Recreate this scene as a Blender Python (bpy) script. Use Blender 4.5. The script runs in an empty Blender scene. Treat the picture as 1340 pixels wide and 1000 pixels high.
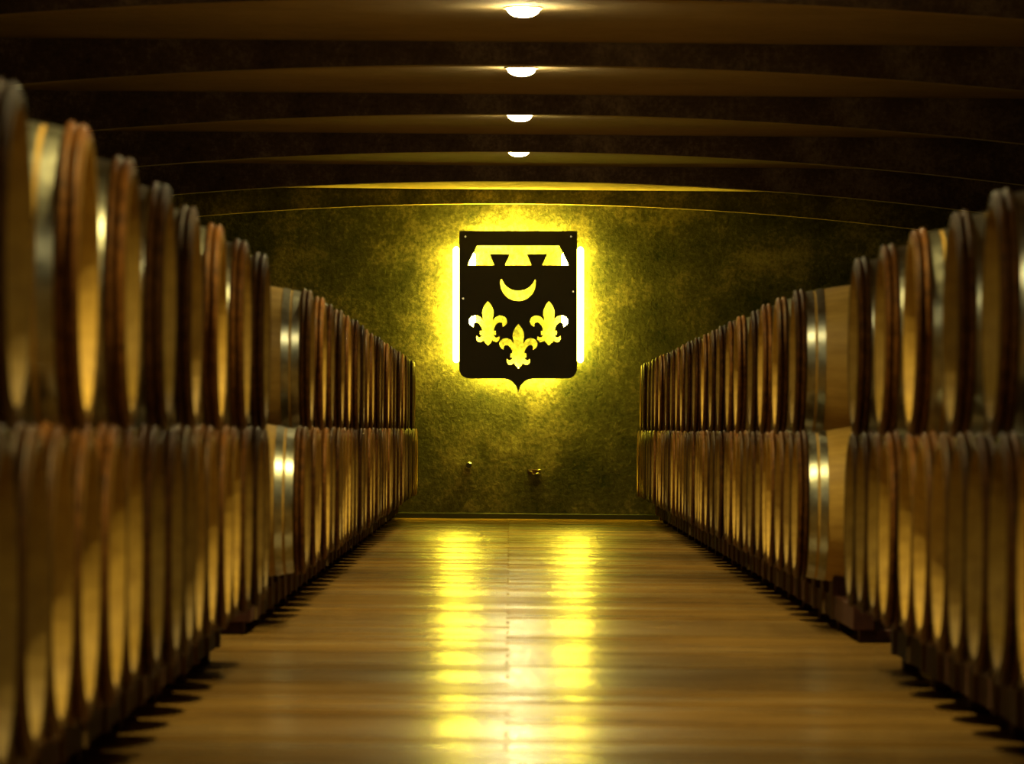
import bpy, bmesh, math, random
from mathutils import Vector
random.seed(11)
R = math.radians
scene = bpy.context.scene
col = scene.collection

# ------------------------------------------------------------------ camera
H_CAM = 0.83            # camera height: level with the top of the lower tier
F_PX = 7444.0           # focal length in pixels of the 1340 x 1000 frame (200 mm)
VX, VY = 666.5, 562.0   # vanishing point of the aisle
Y_WALL = 52.8           # crest wall
cam = bpy.data.cameras.new('camera')
cam.lens = 200.0
cam.sensor_width = 36.0
cam.shift_x = (670.0 - VX) / 1340.0
cam.shift_y = (VY - 500.0) / 1340.0
cam.clip_start = 0.1
cam.clip_end = 200
cam.dof.use_dof = True
cam.dof.focus_distance = 52.2
cam.dof.aperture_fstop = 8.0
cam_o = bpy.data.objects.new('camera', cam)
col.objects.link(cam_o)
cam_o.location = (0, 0, H_CAM)
cam_o.rotation_euler = (R(90), R(-0.5), 0)
scene.camera = cam_o

# ------------------------------------------------------------------ world, exposure
w = bpy.data.worlds.new('cellar_world')
scene.world = w
w.use_nodes = True
w.node_tree.nodes['Background'].inputs[0].default_value = (0.02, 0.015, 0.006, 1)
w.node_tree.nodes['Background'].inputs[1].default_value = 0.1
vs = scene.view_settings
vs.view_transform = 'Standard'
vs.look = 'None'
vs.gamma = 1.0
vs.use_curve_mapping = False
vs.exposure = 0.0
LAMP_COLOR = (1.0, 0.75, 0.20)
LAMP_WATTS = 300.0
CREST_COLOR = (1.0, 0.80, 0.045)
CREST_STRENGTH = 115.0


# ------------------------------------------------------------------ materials
def new_mat(name):
    m = bpy.data.materials.new(name)
    m.use_nodes = True
    nt = m.node_tree
    return m, nt, nt.nodes['Principled BSDF']


def node(nt, kind, **props):
    n = nt.nodes.new(kind)
    for k, v in props.items():
        setattr(n, k, v)
    return n


def ramp(nt, fac, stops):
    n = nt.nodes.new('ShaderNodeValToRGB')
    els = n.color_ramp.elements
    while len(els) < len(stops):
        els.new(0.5)
    for e, (p, c) in zip(els, stops):
        e.position = p
        e.color = (*c, 1)
    nt.links.new(fac, n.inputs[0])
    return n.outputs[0]


def mapped(nt, scale, src='Object'):
    tc = node(nt, 'ShaderNodeTexCoord')
    mp = node(nt, 'ShaderNodeMapping')
    mp.inputs['Scale'].default_value = scale
    nt.links.new(tc.outputs[src], mp.inputs[0])
    return mp.outputs[0]


def noise(nt, vec, scale, detail=4, rough=0.55):
    n = node(nt, 'ShaderNodeTexNoise')
    n.inputs['Scale'].default_value = scale
    n.inputs['Detail'].default_value = detail
    n.inputs['Roughness'].default_value = rough
    nt.links.new(vec, n.inputs['Vector'])
    return n.outputs['Fac']


def add_bump(nt, bsdf, h, strength, dist):
    b = node(nt, 'ShaderNodeBump')
    b.inputs['Strength'].default_value = strength
    b.inputs['Distance'].default_value = dist
    nt.links.new(h, b.inputs['Height'])
    nt.links.new(b.outputs[0], bsdf.inputs['Normal'])


def vary(nt, color, amount):
    """a little brighter or darker for each single object"""
    oi = node(nt, 'ShaderNodeObjectInfo')
    mr = node(nt, 'ShaderNodeMapRange')
    mr.inputs['To Min'].default_value = 1 - amount
    mr.inputs['To Max'].default_value = 1 + amount
    nt.links.new(oi.outputs['Random'], mr.inputs[0])
    hs = node(nt, 'ShaderNodeHueSaturation')
    nt.links.new(mr.outputs[0], hs.inputs['Value'])
    nt.links.new(color, hs.inputs['Color'])
    return hs.outputs[0]


def wood(name, dark, light, scale, rough=0.5, var=0.15, bump=0.15, spec=0.25):
    m, nt, b = new_mat(name)
    v = mapped(nt, scale)
    f = noise(nt, v, 6, 5, 0.6)
    c = ramp(nt, f, [(0.3, dark), (0.7, light)])
    nt.links.new(vary(nt, c, var), b.inputs['Base Color'])
    b.inputs['Roughness'].default_value = rough
    b.inputs['Specular IOR Level'].default_value = spec
    add_bump(nt, b, f, bump, 0.003)
    return m


def mat_oak():
    return wood('oak', (0.36, 0.215, 0.05), (0.52, 0.335, 0.082), (0.6, 5, 5), 0.5, 0.14)


def mat_steel():
    m, nt, b = new_mat('galvanised_steel')
    v = mapped(nt, (6, 6, 6))
    f = noise(nt, v, 5, 3)
    c = ramp(nt, f, [(0.3, (0.27, 0.28, 0.24)), (0.7, (0.44, 0.44, 0.38))])
    nt.links.new(c, b.inputs['Base Color'])
    b.inputs['Metallic'].default_value = 1
    r = node(nt, 'ShaderNodeMapRange')
    r.inputs['To Min'].default_value = 0.26
    r.inputs['To Max'].default_value = 0.40
    nt.links.new(f, r.inputs[0])
    nt.links.new(r.outputs[0], b.inputs['Roughness'])
    return m


def mat_floor():
    m, nt, b = new_mat('floor_boards')
    v = mapped(nt, (1, 1, 1))
    br = node(nt, 'ShaderNodeTexBrick')           # boards laid across the aisle
    br.offset = 0.37
    br.inputs['Scale'].default_value = 1.0
    br.inputs['Brick Width'].default_value = 2.6
    br.inputs['Row Height'].default_value = 0.30
    br.inputs['Mortar Size'].default_value = 0.006
    br.inputs['Color1'].default_value = (0, 0, 0, 1)
    br.inputs['Color2'].default_value = (1, 1, 1, 1)
    br.inputs['Mortar'].default_value = (0.0, 0.0, 0.0, 1)
    nt.links.new(v, br.inputs['Vector'])
    g = noise(nt, mapped(nt, (0.5, 9, 1)), 3, 6, 0.6)      # grain along each board
    st = noise(nt, mapped(nt, (0.55, 0.85, 1)), 1.7, 6, 0.62)  # worn and stained patches
    mx = node(nt, 'ShaderNodeMix', data_type='FLOAT')
    mx.inputs[0].default_value = 0.35
    nt.links.new(g, mx.inputs[2])
    nt.links.new(br.outputs['Color'], mx.inputs[3])
    mx2 = node(nt, 'ShaderNodeMix', data_type='FLOAT')
    mx2.inputs[0].default_value = 0.7
    nt.links.new(mx.outputs[0], mx2.inputs[2])
    nt.links.new(st, mx2.inputs[3])
    c = ramp(nt, mx2.outputs[0], [(0.30, (0.085, 0.044, 0.012)), (0.5, (0.172, 0.099, 0.028)), (0.68, (0.24, 0.147, 0.043))])
    nt.links.new(c, b.inputs['Base Color'])
    rr = node(nt, 'ShaderNodeMapRange')
    rr.inputs['From Min'].default_value = 0.3
    rr.inputs['From Max'].default_value = 0.7
    rr.inputs['To Min'].default_value = 0.20
    rr.inputs['To Max'].default_value = 0.27
    nt.links.new(st, rr.inputs[0])
    nt.links.new(rr.outputs[0], b.inputs['Roughness'])
    b.inputs['Specular IOR Level'].default_value = 0.35
    # the varnish is worn: only part of each board still shines
    df = node(nt, 'ShaderNodeBsdfDiffuse')
    nt.links.new(c, df.inputs[0])
    wn = noise(nt, mapped(nt, (0.9, 0.8, 1)), 2.3, 6, 0.65)
    wm = node(nt, 'ShaderNodeMix', data_type='FLOAT')
    wm.inputs[0].default_value = 0.45
    nt.links.new(wn, wm.inputs[2])
    nt.links.new(br.outputs['Color'], wm.inputs[3])
    wr = node(nt, 'ShaderNodeMapRange')
    wr.inputs['From Min'].default_value = 0.25
    wr.inputs['From Max'].default_value = 0.75
    wr.inputs['To Min'].default_value = 0.22
    wr.inputs['To Max'].default_value = 0.88
    nt.links.new(wm.outputs[0], wr.inputs[0])
    ms = node(nt, 'ShaderNodeMixShader')
    nt.links.new(wr.outputs[0], ms.inputs[0])
    nt.links.new(df.outputs[0], ms.inputs[1])
    nt.links.new(b.outputs[0], ms.inputs[2])
    nt.links.new(ms.outputs[0], nt.nodes['Material Output'].inputs[0])
    und = noise(nt, mapped(nt, (0.20, 0.9, 1)), 2.2, 5, 0.6)     # boards slightly cupped and uneven
    mx3 = node(nt, 'ShaderNodeMix', data_type='FLOAT')
    mx3.inputs[0].default_value = 0.7
    nt.links.new(mx.outputs[0], mx3.inputs[2])
    nt.links.new(und, mx3.inputs[3])
    add_bump(nt, b, mx3.outputs[0], 0.5, 0.010)
    return m


def mat_plaster(name, dark, mid, light, bump=0.5, scale=1.0, rough=0.9):
    m, nt, b = new_mat(name)
    v = mapped(nt, (scale,) * 3)
    big = noise(nt, v, 1.7, 8, 0.66)
    fine = noise(nt, v, 26, 5, 0.7)
    mx = node(nt, 'ShaderNodeMix', data_type='FLOAT')
    mx.inputs[0].default_value = 0.36
    nt.links.new(big, mx.inputs[2])
    nt.links.new(fine, mx.inputs[3])
    c = ramp(nt, mx.outputs[0], [(0.37, dark), (0.5, mid), (0.64, light)])
    nt.links.new(c, b.inputs['Base Color'])
    b.inputs['Roughness'].default_value = rough
    b.inputs['Specular IOR Level'].default_value = 0.2
    add_bump(nt, b, mx.outputs[0], bump, 0.03)
    return m


def mat_plain(name, color, rough=0.5, metal=0.0):
    m, nt, b = new_mat(name)
    f = noise(nt, mapped(nt, (4, 4, 4)), 6, 3)
    c = ramp(nt, f, [(0.3, tuple(x * 0.8 for x in color)), (0.7, color)])
    nt.links.new(c, b.inputs['Base Color'])
    b.inputs['Roughness'].default_value = rough
    b.inputs['Metallic'].default_value = metal
    return m


def mat_emit(name, color, strength):
    m, nt, b = new_mat(name)
    b.inputs['Base Color'].default_value = (*color, 1)
    b.inputs['Emission Color'].default_value = (*color, 1)
    b.inputs['Emission Strength'].default_value = strength
    return m


M = {
    'oak': mat_oak(),
    'head': wood('oak_head', (0.20, 0.128, 0.030), (0.30, 0.205, 0.052), (5, 5, 0.7), 0.7, 0.25, spec=0.15),
    'chestnut': wood('chestnut_hoop', (0.032, 0.012, 0.003), (0.125, 0.049, 0.010), (6, 6, 6), 0.5, 0.35, spec=0.1),
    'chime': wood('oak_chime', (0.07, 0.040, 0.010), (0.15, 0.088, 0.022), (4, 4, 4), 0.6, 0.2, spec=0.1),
    'rim_oak': wood('oak_rim', (0.30, 0.185, 0.040), (0.44, 0.29, 0.066), (4, 4, 4), 0.6, 0.25, spec=0.12),
    'steel': mat_steel(),
    'rack': wood('rack_timber', (0.028, 0.007, 0.005), (0.055, 0.016, 0.010), (5, 0.6, 5), 0.7, 0.2),
    'cradle': wood('cradle_timber', (0.13, 0.075, 0.030), (0.22, 0.135, 0.055), (5, 5, 0.6), 0.7, 0.3),
    'floor': mat_floor(),
    'base': mat_plain('sub_floor', (0.05, 0.03, 0.015), 0.9),
    'wall': mat_plaster('olive_plaster', (0.013, 0.017, 0.008), (0.064, 0.061, 0.030), (0.22, 0.19, 0.10), 0.9),
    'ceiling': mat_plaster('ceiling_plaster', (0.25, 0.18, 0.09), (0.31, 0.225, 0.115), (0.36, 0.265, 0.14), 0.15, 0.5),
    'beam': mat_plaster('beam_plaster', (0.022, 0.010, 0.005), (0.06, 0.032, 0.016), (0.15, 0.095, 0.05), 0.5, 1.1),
    'side': mat_plaster('side_plaster', (0.05, 0.04, 0.015), (0.09, 0.07, 0.025), (0.13, 0.10, 0.04), 0.5),
    'skirting': mat_plain('skirting_paint', (0.030, 0.034, 0.012), 0.7),
    'plate': mat_plain('black_metal', (0.012, 0.011, 0.007), 0.55, 0.0),
    'bolt': mat_plain('bolt_steel', (0.7, 0.7, 0.6), 0.25, 1.0),
    'tube': mat_emit('lit_tube', CREST_COLOR, CREST_STRENGTH),
    'tube_bright': mat_emit('lit_tube_bright', CREST_COLOR, CREST_STRENGTH * 3.2),
    'lamp': mat_emit('lit_lamp', (1.0, 0.82, 0.36), 420.0),
    'rim': mat_plain('lamp_rim', (0.6, 0.55, 0.42), 0.5),
}


# ------------------------------------------------------------------ mesh helpers
def mesh_from(name, verts, faces, mat, smooth=None):
    me = bpy.data.meshes.new(name)
    me.from_pydata(verts, [], faces)
    bm = bmesh.new()
    bm.from_mesh(me)
    bmesh.ops.recalc_face_normals(bm, faces=bm.faces)
    bm.to_mesh(me)
    bm.free()
    me.materials.append(mat)
    if smooth is not None:
        for p in me.polygons:
            p.use_smooth = True
        me.set_sharp_from_angle(angle=R(smooth))
    return me


def box_data(x0, x1, y0, y1, z0, z1, base=0):
    v = [(x, y, z) for z in (z0, z1) for y in (y0, y1) for x in (x0, x1)]
    f = [(0, 1, 3, 2), (4, 6, 7, 5), (0, 4, 5, 1), (2, 3, 7, 6), (0, 2, 6, 4), (1, 5, 7, 3)]
    return v, [tuple(i + base for i in q) for q in f]


def box_mesh(name, x0, x1, y0, y1, z0, z1, mat, bevel=0.0):
    v, f = box_data(x0, x1, y0, y1, z0, z1)
    me = mesh_from(name, v, f, mat)
    if bevel:
        bm = bmesh.new()
        bm.from_mesh(me)
        bmesh.ops.bevel(bm, geom=bm.edges[:], offset=bevel, segments=1, affect='EDGES')
        bm.to_mesh(me)
        bm.free()
    return me


def prism(name, poly, axis, a, b, mat, smooth=None):
    """extrude a closed 2D polygon along an axis; poly is (y,z) for axis x, (x,z) for axis y, (x,y) for z"""
    def p3(p, t):
        return {'x': (t, p[0], p[1]), 'y': (p[0], t, p[1]), 'z': (p[0], p[1], t)}[axis]
    n = len(poly)
    v = [p3(p, a) for p in poly] + [p3(p, b) for p in poly]
    f = [tuple(range(n)), tuple(range(n, 2 * n))]
    f += [(i, (i + 1) % n, n + (i + 1) % n, n + i) for i in range(n)]
    return mesh_from(name, v, f, mat, smooth)


def lathe(name, prof, n, mat, axis='x', closed=False, smooth=40, groove=0, cap=False):
    """prof: list of (t, r) along the axis"""
    v, f = [], []
    for (t, r) in prof:
        for k in range(n):
            a = 2 * math.pi * k / n
            rr = r - (0.0014 if groove and k % groove == 0 else 0)
            c, s = rr * math.cos(a), rr * math.sin(a)
            v.append((t, c, s) if axis == 'x' else (c, s, t))
    m = len(prof)
    for i in range(m if closed else m - 1):
        j = (i + 1) % m
        for k in range(n):
            l = (k + 1) % n
            f.append((i * n + k, i * n + l, j * n + l, j * n + k))
    if cap:
        f.append(tuple(range(n)))
        f.append(tuple(range((m - 1) * n, m * n)))
    return mesh_from(name, v, f, mat, smooth)


def obj(name, me, parent=None, loc=(0, 0, 0), rot=(0, 0, 0)):
    o = bpy.data.objects.new(name, me)
    col.objects.link(o)
    o.parent = parent
    o.location = loc
    o.rotation_euler = rot
    return o


def tag(o, label, cat, group=None):
    o['label'] = label
    o['category'] = cat
    if group:
        o['group'] = group
    return o


def struct(name, me, label=None):
    o = obj(name, me)
    o['kind'] = 'structure'
    if label:
        o['label'] = label
    return o


ONES = ['', 'first', 'second', 'third', 'fourth', 'fifth', 'sixth', 'seventh', 'eighth', 'ninth', 'tenth', 'eleventh',
        'twelfth', 'thirteenth', 'fourteenth', 'fifteenth', 'sixteenth', 'seventeenth', 'eighteenth', 'nineteenth']
TENS = {2: ('twentieth', 'twenty'), 3: ('thirtieth', 'thirty'), 4: ('fortieth', 'forty'), 5: ('fiftieth', 'fifty')}


def ordinal(n):
    if n < 20:
        return ONES[n]
    t, o = divmod(n, 10)
    return TENS[t][0] if o == 0 else TENS[t][1] + '-' + ONES[o]


def at_wall(px, py, y):
    """a pixel of the photograph, on the upright plane at distance y"""
    k = y / F_PX
    return ((px - VX) * k, y, H_CAM + (VY - py) * k)


# ------------------------------------------------------------------ the room
XL, XR, Y0 = -4.6, 5.0, -8.0
Z_CEIL = 3.05
fl = struct('floor', box_mesh('floor', XL, XR, Y0, Y_WALL, -0.20, -0.03, M['base']), 'polished brown board floor of the cellar aisle')
joints = [Y0, 4.0, 14.0, 24.1, 34.0, 44.0, Y_WALL]
for a, b in zip(joints[:-1], joints[1:]):
    obj('floor_panel', box_mesh('floor_panel', XL, XR, a + 0.006, b - (0.006 if b < Y_WALL else 0), -0.03, 0.0, M['floor']), fl)
struct('wall_back', box_mesh('wall_back', XL, XR, Y_WALL, Y_WALL + 0.3, -0.2, Z_CEIL + 0.3, M['wall']), 'rough olive plaster wall behind the lit crest')
struct('wall_left', box_mesh('wall_left', XL - 0.3, XL, Y0, Y_WALL + 0.3, -0.2, Z_CEIL + 0.3, M['side']))
struct('wall_right', box_mesh('wall_right', XR, XR + 0.3, Y0, Y_WALL + 0.3, -0.2, Z_CEIL + 0.3, M['side']))
struct('wall_front', box_mesh('wall_front', XL, XR, Y0 - 0.3, Y0, -0.2, Z_CEIL + 0.3, M['side']))
struct('baseboard_back', box_mesh('baseboard_back', XL, XR, Y_WALL - 0.02, Y_WALL, 0.0, 0.05, M['skirting'], 0.004), 'dark low skirting along the crest wall')
ce = struct('ceiling', box_mesh('ceiling', XL, XR, Y0, Y_WALL, Z_CEIL, Z_CEIL + 0.25, M['ceiling']), 'brown plaster ceiling with arched cross beams')
BEAM_T = 0.15
arc = []
for i in range(65):
    x = XL + (XR - XL) * i / 64
    arc.append((x, H_CAM + 2.09 - 0.0155 * (x - 0.12) ** 2))
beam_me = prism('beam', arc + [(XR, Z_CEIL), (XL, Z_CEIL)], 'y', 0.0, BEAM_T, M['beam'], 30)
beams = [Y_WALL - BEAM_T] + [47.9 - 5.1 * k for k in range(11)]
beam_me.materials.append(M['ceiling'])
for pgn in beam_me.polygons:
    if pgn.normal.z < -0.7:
        pgn.material_index = 1  # undersides given the paler ceiling plaster, bounced light put into the colour
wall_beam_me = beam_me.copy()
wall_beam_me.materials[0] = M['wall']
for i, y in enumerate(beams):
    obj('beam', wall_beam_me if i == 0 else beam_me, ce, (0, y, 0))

# ------------------------------------------------------------------ ceiling lamps
rim_me = lathe('lamp_rim', [(0.0, 0.085), (0.0, 0.105), (-0.006, 0.105), (-0.009, 0.100), (-0.009, 0.085)], 40, M['rim'], 'z', True, 40)
dome = [(-0.002, 0.084)] + [(-0.010 - 0.042 * math.sin(a), 0.084 * math.cos(a)) for a in [R(d) for d in (0, 18, 36, 54, 72, 86)]]
glass_me = lathe('diffuser', dome, 40, M['lamp'], 'z', False, 60, cap=True)
lamps = [45.2, 40.05, 34.9, 29.9, 25.9, 22.0, 16.8, 11.5, 6.4, 1.3, -3.8]
for i, y in enumerate(lamps):
    lab = 'round glowing ceiling lamp, ' + ordinal(i + 1) + ' from the crest wall'
    t = tag(obj('ceiling_lamp', None, None, (0.055, y, Z_CEIL)), lab, 'lamp', 'lamps along the ceiling')
    obj('lamp_rim', rim_me, t)
    obj('diffuser', glass_me, t)
    ld = bpy.data.lights.new('lamp_light', 'SPOT')
    ld.energy = LAMP_WATTS
    ld.color = LAMP_COLOR
    ld.spot_size = R(106)
    ld.spot_blend = 0.85
    ld.shadow_soft_size = 0.07
    obj('lamp_light', ld, t, (0, 0, -0.075))

# ------------------------------------------------------------------ barrels
HALF = 0.475
R_BILGE, R_END = 0.345, 0.283


def stave_r(x):
    return R_BILGE - (R_BILGE - R_END) * (abs(x) / HALF) ** 2


xs = [-0.475, -0.468] + [-0.44 + 0.88 * i / 14 for i in range(15)] + [0.468, 0.475]
prof = [(-0.41, 0.250), (-0.43, 0.252), (-0.455, 0.256), (-0.472, 0.262)]
for x in xs:
    prof.append((x, stave_r(x) - (0.006 if abs(x) > 0.47 else 0)))
prof += [(0.472, 0.262), (0.455, 0.256), (0.43, 0.252), (0.41, 0.250)]
body_me = lathe('body', prof, 96, M['oak'], 'x', False, 50, groove=3)


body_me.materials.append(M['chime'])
body_me.materials.append(M['rim_oak'])
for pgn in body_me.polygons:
    rad = math.hypot(pgn.center.y, pgn.center.z)
    if abs(pgn.center.x) > 0.40 and rad < 0.2605:
        pgn.material_index = 2                # clean oak inside the rim
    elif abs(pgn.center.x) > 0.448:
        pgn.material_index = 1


def head_mesh():
    # seven boards with open V joints, cut to a circle of radius 0.254
    r, nb = 0.254, 7
    wd = 2 * r / nb
    v, f = [], []
    for b in range(nb):
        a0, a1 = -r + b * wd + 0.0012, -r + (b + 1) * wd - 0.0012
        loop = []
        ts = [a0 + (a1 - a0) * i / 6 for i in range(7)]
        for t in ts:
            loop.append((t, math.sqrt(max(r * r - t * t, 0))))
        for t in reversed(ts):
            loop.append((t, -math.sqrt(max(r * r - t * t, 0))))
        base = len(v)
        n = len(loop)
        v += [(0.0, y, z) for y, z in loop] + [(-0.018, y, z) for y, z in loop]
        f.append(tuple(base + i for i in range(n)))
        f.append(tuple(base + n + i for i in range(n)))
        f += [(base + i, base + (i + 1) % n, base + n + (i + 1) % n, base + n + i) for i in range(n)]
    return mesh_from('head', v, f, M['head'])


head_me = head_mesh()


def wood_hoop(xc):
    r0 = stave_r(xc)
    hw, th = 0.0115, 0.021
    p = [(xc - hw, r0 - 0.001)]
    for d in (160, 130, 100, 80, 50, 20):
        p.append((xc + hw * math.cos(R(d)), r0 + th * math.sin(R(d))))
    p.append((xc + hw, r0 - 0.001))
    return lathe('wooden_hoop', p, 64, M['chestnut'], 'x', True, 60)


def steel_hoop(xc, hw=0.016):
    a, b = stave_r(xc - hw), stave_r(xc + hw)
    p = [(xc - hw, a - 0.001), (xc - hw, a + 0.0028), (xc + hw, b + 0.0028), (xc + hw, b - 0.001)]
    return lathe('steel_hoop', p, 80, M['steel'], 'x', True, 40)


proto = [('body', body_me, 0.0), ('head', head_me, HALF - 0.050), ('head', head_me, -HALF + 0.050)]
for s in (1, -1):
    for xc in (0.461, 0.4375):
        proto.append(('wooden_hoop', wood_hoop(s * xc), 0.0))
    for xc in (0.408, 0.364, 0.14):
        proto.append(('steel_hoop', steel_hoop(s * xc), 0.0))

W_L, W_R = 0.85, 1.185          # aisle faces of the two rows
Z_LOW, Z_UP = 0.524, 1.124      # barrel axes


def barrel(side, y, z, label, group):
    x = -(W_L + HALF) if side < 0 else (W_R + HALF)
    x += random.uniform(-0.010, 0.010)
    t = tag(obj('wine_barrel', None, None, (x, y, z - R_BILGE), (0, 0, 0 if side < 0 else math.pi)), label, 'barrel', group)
    a = random.uniform(0, 6.28)
    for nm, me, dx in proto:
        obj(nm, me, t, (dx, 0, R_BILGE), (a, 0, 0))
    return t


PITCH = 0.695
rows = {
    # side: near lower (last, count), near upper, far lower (first, count), far upper
    -1: dict(nl=(20.05, 18), nu=(20.05 - 0.5 * PITCH, 9), fl=(23.75, 42), fu=(23.75 + 1.5 * PITCH, 20)),
    1: dict(nl=(19.95, 13), nu=(19.95 - 0.5 * PITCH, 7), fl=(23.75, 42), fu=(23.75 + 0.5 * PITCH, 21)),
}
MARK = {-1: 'wall pipe', 1: 'wall bracket'}
low_pos = {}
for side, d in rows.items():
    for key, z, step, tier in (('nl', Z_LOW, PITCH, 'lower'), ('nu', Z_UP, 2 * PITCH, 'upper')):
        last, cnt = d[key]
        for k in range(cnt):
            lab = '%s-tier oak barrel, %s from the cross gap away from crest, row nearer %s' % (tier, ordinal(k + 1), MARK[side])
            barrel(side, last - step * k, z, lab, '%s barrels before the cross gap' % tier)
            if tier == 'lower':
                low_pos.setdefault((side, 'near'), []).append(last - step * k)
    for key, z, step, tier in (('fl', Z_LOW, PITCH, 'lower'), ('fu', Z_UP, 2 * PITCH, 'upper')):
        first, cnt = d[key]
        for k in range(cnt):
            if k == 0:
                lab = '%s-tier oak barrel with its flank bared at the cross gap, row nearer %s' % (tier, MARK[side])
            else:
                lab = '%s-tier oak barrel, %s from the crest wall, in the row nearer %s' % (tier, ordinal(cnt - k), MARK[side])
            barrel(side, first + step * k, z, lab, '%s barrels between cross gap and crest wall' % tier)
            if tier == 'lower':
                low_pos.setdefault((side, 'far'), []).append(first + step * k)

# ------------------------------------------------------------------ racks under the lower tier
FR = 0.175                        # beam face set back from the barrel heads
BW = 0.085


def saddle_mesh():
    loops = []
    for x in (-0.012, BW):
        rr = stave_r(HALF - FR - x - 0.012) + 0.0028
        pts = [(-0.14, 0.15), (0.14, 0.15)]
        for i in range(9):
            y = 0.14 - 0.28 * i / 8
            pts.append((y, Z_LOW - math.sqrt(rr * rr - y * y)))
        loops.append([(x, y, z) for y, z in pts])
    n = len(loops[0])
    fs = [tuple(range(n)), tuple(range(n, 2 * n))]
    fs += [(i, (i + 1) % n, n + (i + 1) % n, n + i) for i in range(n)]
    me = mesh_from('cradle', loops[0] + loops[1], fs, M['rack'])
    me.materials.append(M['cradle'])
    v, f = box_data(-0.012, -0.0005, -0.05, 0.05, 0.052, 0.15)
    bm = bmesh.new()
    bm.from_mesh(me)
    bv = [bm.verts.new(p) for p in v]
    for k, q in enumerate(f):
        bm.faces.new([bv[i] for i in q]).material_index = 1 if k in (2, 3) else 0     # pale sawn ends
    bmesh.ops.recalc_face_normals(bm, faces=bm.faces)
    bm.to_mesh(me)
    bm.free()
    return me


saddle_me = saddle_mesh()
sleeper_me = box_mesh('sleeper', 0.03, 0.95 - 2 * FR - 0.03, -0.06, 0.06, 0.0, 0.05, M['rack'], 0.004)


def rack(side, y0, y1, spots, label, group):
    face = W_L if side < 0 else W_R
    # local x grows away from the aisle; a half turn about z mirrors it for the other row
    t = tag(obj('barrel_rack', None, None, (side * (face + FR), 0, 0), (0, 0, 0 if side > 0 else math.pi)), label, 'rack', group)
    sy = 1 if side > 0 else -1
    a, b = sorted((sy * y0, sy * y1))
    width = 0.95 - 2 * FR
    obj('rack_beam', box_mesh('rack_beam', 0, BW, a, b, 0.05, 0.15, M['rack'], 0.004), t)
    obj('rack_beam', box_mesh('rack_beam', width - BW, width, a, b, 0.05, 0.15, M['rack'], 0.004), t)
    for y in spots:
        obj('cradle', saddle_me, t, (0, sy * y, 0))
        obj('cradle', saddle_me, t, (width, sy * y, 0), (0, 0, math.pi))
    n = max(2, int((y1 - y0) / 1.4))
    for i in range(n + 1):
        obj('sleeper', sleeper_me, t, (0, sy * (y0 + 0.12 + (y1 - y0 - 0.24) * i / n), 0))


for side in (-1, 1):
    near = low_pos[(side, 'near')]
    far = low_pos[(side, 'far')]
    rack(side, min(near) - 0.35, max(near) + (0.20 if side < 0 else 0.16), near,
         'low dark timber barrel rack leading up to the cross gap, row nearer ' + MARK[side], 'barrel racks before the cross gap')
    y0 = 22.7 if side < 0 else 22.4
    spots = ([far[0] - PITCH] if side < 0 else []) + far
    rack(side, y0, 52.6, spots,
         'low dark timber barrel rack from cross gap to crest wall, row nearer ' + MARK[side], 'barrel racks reaching the crest wall')

# ------------------------------------------------------------------ the crest
Y_PLATE = Y_WALL - 0.13
crest_c = at_wall(676.6, 399.6, Y_PLATE)
KP = Y_PLATE / F_PX
crest = tag(obj('crest_sign', None, None, (crest_c[0], Y_PLATE, crest_c[2]), (0, R(-0.45), 0)),
            'large black shield crest with fleur-de-lis cutouts, glowing yellow from behind on the wall', 'sign')


def pl(pts):
    return [((x - 677.0) * KP, (400.0 - y) * KP) for x, y in pts]


def arc_pts(cx, cy, r, a0, a1, n):
    return [(cx + r * math.cos(R(a0 + (a1 - a0) * i / n)), cy + r * math.sin(R(a0 + (a1 - a0) * i / n))) for i in range(n + 1)]


def smooth_poly(pts, sharp, n=5):
    """Catmull-Rom through pts, kept straight-cornered at the indices in sharp"""
    out = []
    m = len(pts)
    for i in range(m):
        p0, p1, p2, p3 = pts[i - 1], pts[i], pts[(i + 1) % m], pts[(i + 2) % m]
        if i in sharp:
            p0 = p1
        if (i + 1) % m in sharp:
            p3 = p2
        for k in range(n):
            t = k / n
            q = []
            for a, b, c, d in zip(p0, p1, p2, p3):
                q.append(0.5 * (2 * b + (c - a) * t + (2 * a - 5 * b + 4 * c - d) * t * t + (3 * b - 3 * c + d - a) * t ** 3))
            out.append(tuple(q))
    return out


L_, R_, T_, B_ = 599.8, 754.2, 302.6, 495.9
outer = [(L_, T_), (R_, T_)]
outer += arc_pts(R_ - 13.5, B_ - 13.5, 13.5, 0, 90, 8)
outer += arc_pts(696.8, B_ + 19.0, 19.0, 270, 184, 10)
outer += arc_pts(657.6, B_ + 19.0, 19.0, 356, 270, 10)
outer += arc_pts(L_ + 13.5, B_ - 13.5, 13.5, 90, 180, 8)
s7 = 8.375
label_hole = [(600 + x / s7, 300 + y / s7) for x, y in
              [(195, 182), (1095, 182), (1200, 398), (905, 398), (962, 278), (740, 278), (792, 398), (500, 398),
               (553, 278), (335, 278), (383, 398), (90, 398)]]
cres = [(644 + 194 * math.cos(R(a)), 596 + 194 * math.sin(R(a))) for a in [-13 + 206 * i / 40 for i in range(41)]]
cres += [(646 + 194.5 * math.cos(R(a)), 483.5 + 194.5 * math.sin(R(a))) for a in [158 - 136 * i / 30 for i in range(31)]]
crescent_hole = [(600 + x / s7, 300 + y / s7) for x, y in cres]
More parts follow.
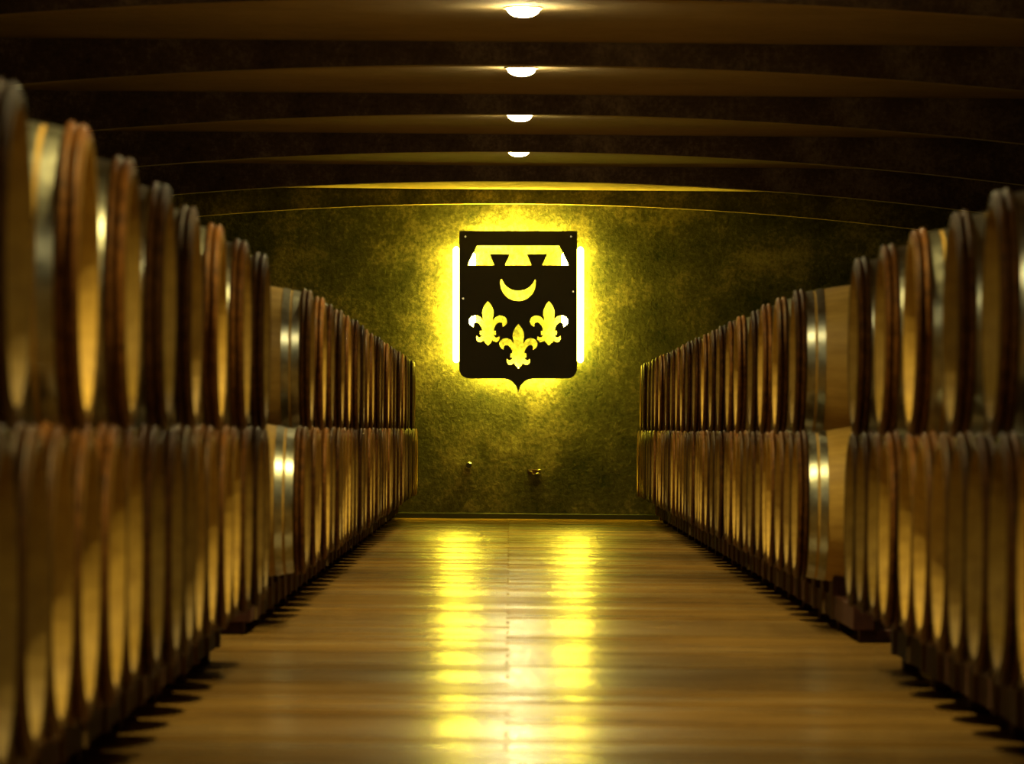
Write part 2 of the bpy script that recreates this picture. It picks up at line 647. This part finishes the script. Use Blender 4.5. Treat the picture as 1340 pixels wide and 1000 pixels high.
half = [(645, 370), (682, 418), (704, 468), (706, 512), (698, 560), (694, 592), (716, 556), (745, 533), (785, 526),
        (826, 540), (849, 568), (852, 600), (838, 628), (805, 650), (803, 626), (797, 609), (780, 600), (755, 606),
        (730, 632), (713, 664), (708, 692), (732, 692), (732, 735), (708, 738), (718, 756), (738, 766), (752, 763),
        (768, 749), (773, 775), (762, 800), (741, 815), (715, 811), (691, 794), (678, 820), (645, 852)]
sharp_h = {0, 5, 13, 20, 21, 22, 23, 27, 32, 34}
full = half + [(1290 - x, y) for x, y in reversed(half[1:-1])]
m_ = len(half)
sharp = set(sharp_h) | {(2 * (m_ - 1) - i) % (2 * (m_ - 1)) for i in sharp_h}
fleur = smooth_poly(full, sharp)
s6 = 8.333


def fleur_at(ax, ty):
    return [(600 + (x - 645 + ax) / s6, 380 + (y - 370 + ty) / s6) for x, y in fleur]


holes = [label_hole, crescent_hole, fleur_at(313, 122), fleur_at(978, 122), fleur_at(645, 370)]
cu = bpy.data.curves.new('plate_outline', 'CURVE')
cu.dimensions = '2D'
cu.fill_mode = 'BOTH'
cu.extrude = 0.006
for loop in [outer] + holes:
    pts = pl(loop)
    sp = cu.splines.new('POLY')
    sp.points.add(len(pts) - 1)
    for p, (x, z) in zip(sp.points, pts):
        p.co = (x, z, 0, 1)
    sp.use_cyclic_u = True
tmp = bpy.data.objects.new('plate_tmp', cu)
col.objects.link(tmp)
bpy.context.view_layer.update()
dg = bpy.context.evaluated_depsgraph_get()
plate_me = bpy.data.meshes.new_from_object(tmp.evaluated_get(dg))
bpy.data.objects.remove(tmp)
plate_me.materials.clear()
plate_me.materials.append(M['plate'])
obj('shield_plate', plate_me, crest, (0, 0, 0), (R(90), 0, 0))
# standoff bolts holding the plate off the wall
rod_me = lathe('standoff_rod', [(-0.010, 0.006), (-0.010, 0.010), (0.13, 0.010), (0.13, 0.006)], 16, M['bolt'], 'z', False, 40, cap=True)
for px, py in ((605.0, 391.0), (749.0, 382.0), (608.0, 310.0), (746.0, 310.0)):
    x, z = pl([(px, py)])[0]
    obj('standoff_rod', rod_me, crest, (x, 0, z), (R(-90), 0, 0))


# light tubes behind the plate: two upright ones peeping out at the sides, two level ones hidden behind
def tube_mesh(length, r, mat='tube_bright'):
    e = [(0.0, r * 0.35)] + [(r * (1 - math.cos(R(a))), r * math.sin(R(a))) for a in (40, 65, 90)]
    p = e + [(length - t, q) for t, q in reversed(e)]
    return lathe('light_tube', p, 24, M[mat], 'z', False, 60, cap=True)


up_me = tube_mesh(152 * KP, 0.031, 'tube')
for px in (596.0, 758.6):
    x, z = pl([(px, 475.0)])[0]
    obj('light_tube', up_me, crest, (x, 0.062, z))
inner_me = tube_mesh(138 * KP, 0.030)
for px in (617.0, 738.0):
    x, z = pl([(px, 469.0)])[0]
    obj('light_tube', inner_me, crest, (x, 0.066, z))
lev_me = tube_mesh(120 * KP, 0.018)
for py in (312.0, 484.0):
    x, z = pl([(617.0, py)])[0]
    obj('light_tube', lev_me, crest, (x, 0.065, z), (0, R(90), 0))

short_me = tube_mesh(58 * KP, 0.014)  # unseen short tubes, added to brighten the crescent and middle cutouts
for py in (357.0, 404.0):
    x, z = pl([(648.0, py)])[0]
    obj('light_tube', short_me, crest, (x, 0.065, z), (0, R(90), 0))

# ------------------------------------------------------------------ small fittings low on the crest wall
p = at_wall(614, 609.5, Y_WALL)
ring = lathe('pipe_stub', [(0.0, 0.022), (-0.055, 0.022), (-0.062, 0.026), (-0.055, 0.032), (0.0, 0.032)], 28, M['bolt'], 'z', True, 40)
tag(obj('pipe_stub', ring, None, (p[0], Y_WALL, p[2]), (R(-90), 0, 0)), 'short open pipe end sticking out low on the olive wall', 'pipe')

p = at_wall(699, 617, Y_WALL)
br = tag(obj('wall_bracket', None, None, p), 'small broken metal bracket low on the wall under the crest', 'bracket')
obj('bracket_plate', box_mesh('bracket_plate', -0.055, 0.055, -0.008, 0.0, -0.022, 0.022, M['rack'], 0.002), br)


def bent_rod(pts, r=0.006):
    c = bpy.data.curves.new('rod', 'CURVE')
    c.dimensions = '3D'
    c.bevel_depth = r
    c.bevel_resolution = 2
    c.use_fill_caps = True
    s = c.splines.new('POLY')
    s.points.add(len(pts) - 1)
    for q, t in zip(s.points, pts):
        q.co = (*t, 1)
    o = bpy.data.objects.new('rod_tmp', c)
    col.objects.link(o)
    bpy.context.view_layer.update()
    me = bpy.data.meshes.new_from_object(o.evaluated_get(bpy.context.evaluated_depsgraph_get()))
    bpy.data.objects.remove(o)
    me.materials.clear()
    me.materials.append(M['bolt'])
    return me


obj('hook', bent_rod([(-0.045, -0.004, 0.0), (-0.04, -0.03, 0.005), (-0.02, -0.045, 0.002), (-0.01, -0.04, -0.018), (0.0, -0.025, -0.025)], 0.007), br)
obj('hook', bent_rod([(0.015, -0.004, 0.01), (0.03, -0.03, 0.014), (0.055, -0.045, 0.018), (0.066, -0.03, 0.016)], 0.005), br)
obj('hook', bent_rod([(0.012, -0.004, -0.02), (0.02, -0.035, -0.02), (0.035, -0.045, -0.012), (0.05, -0.035, -0.02)], 0.007), br)
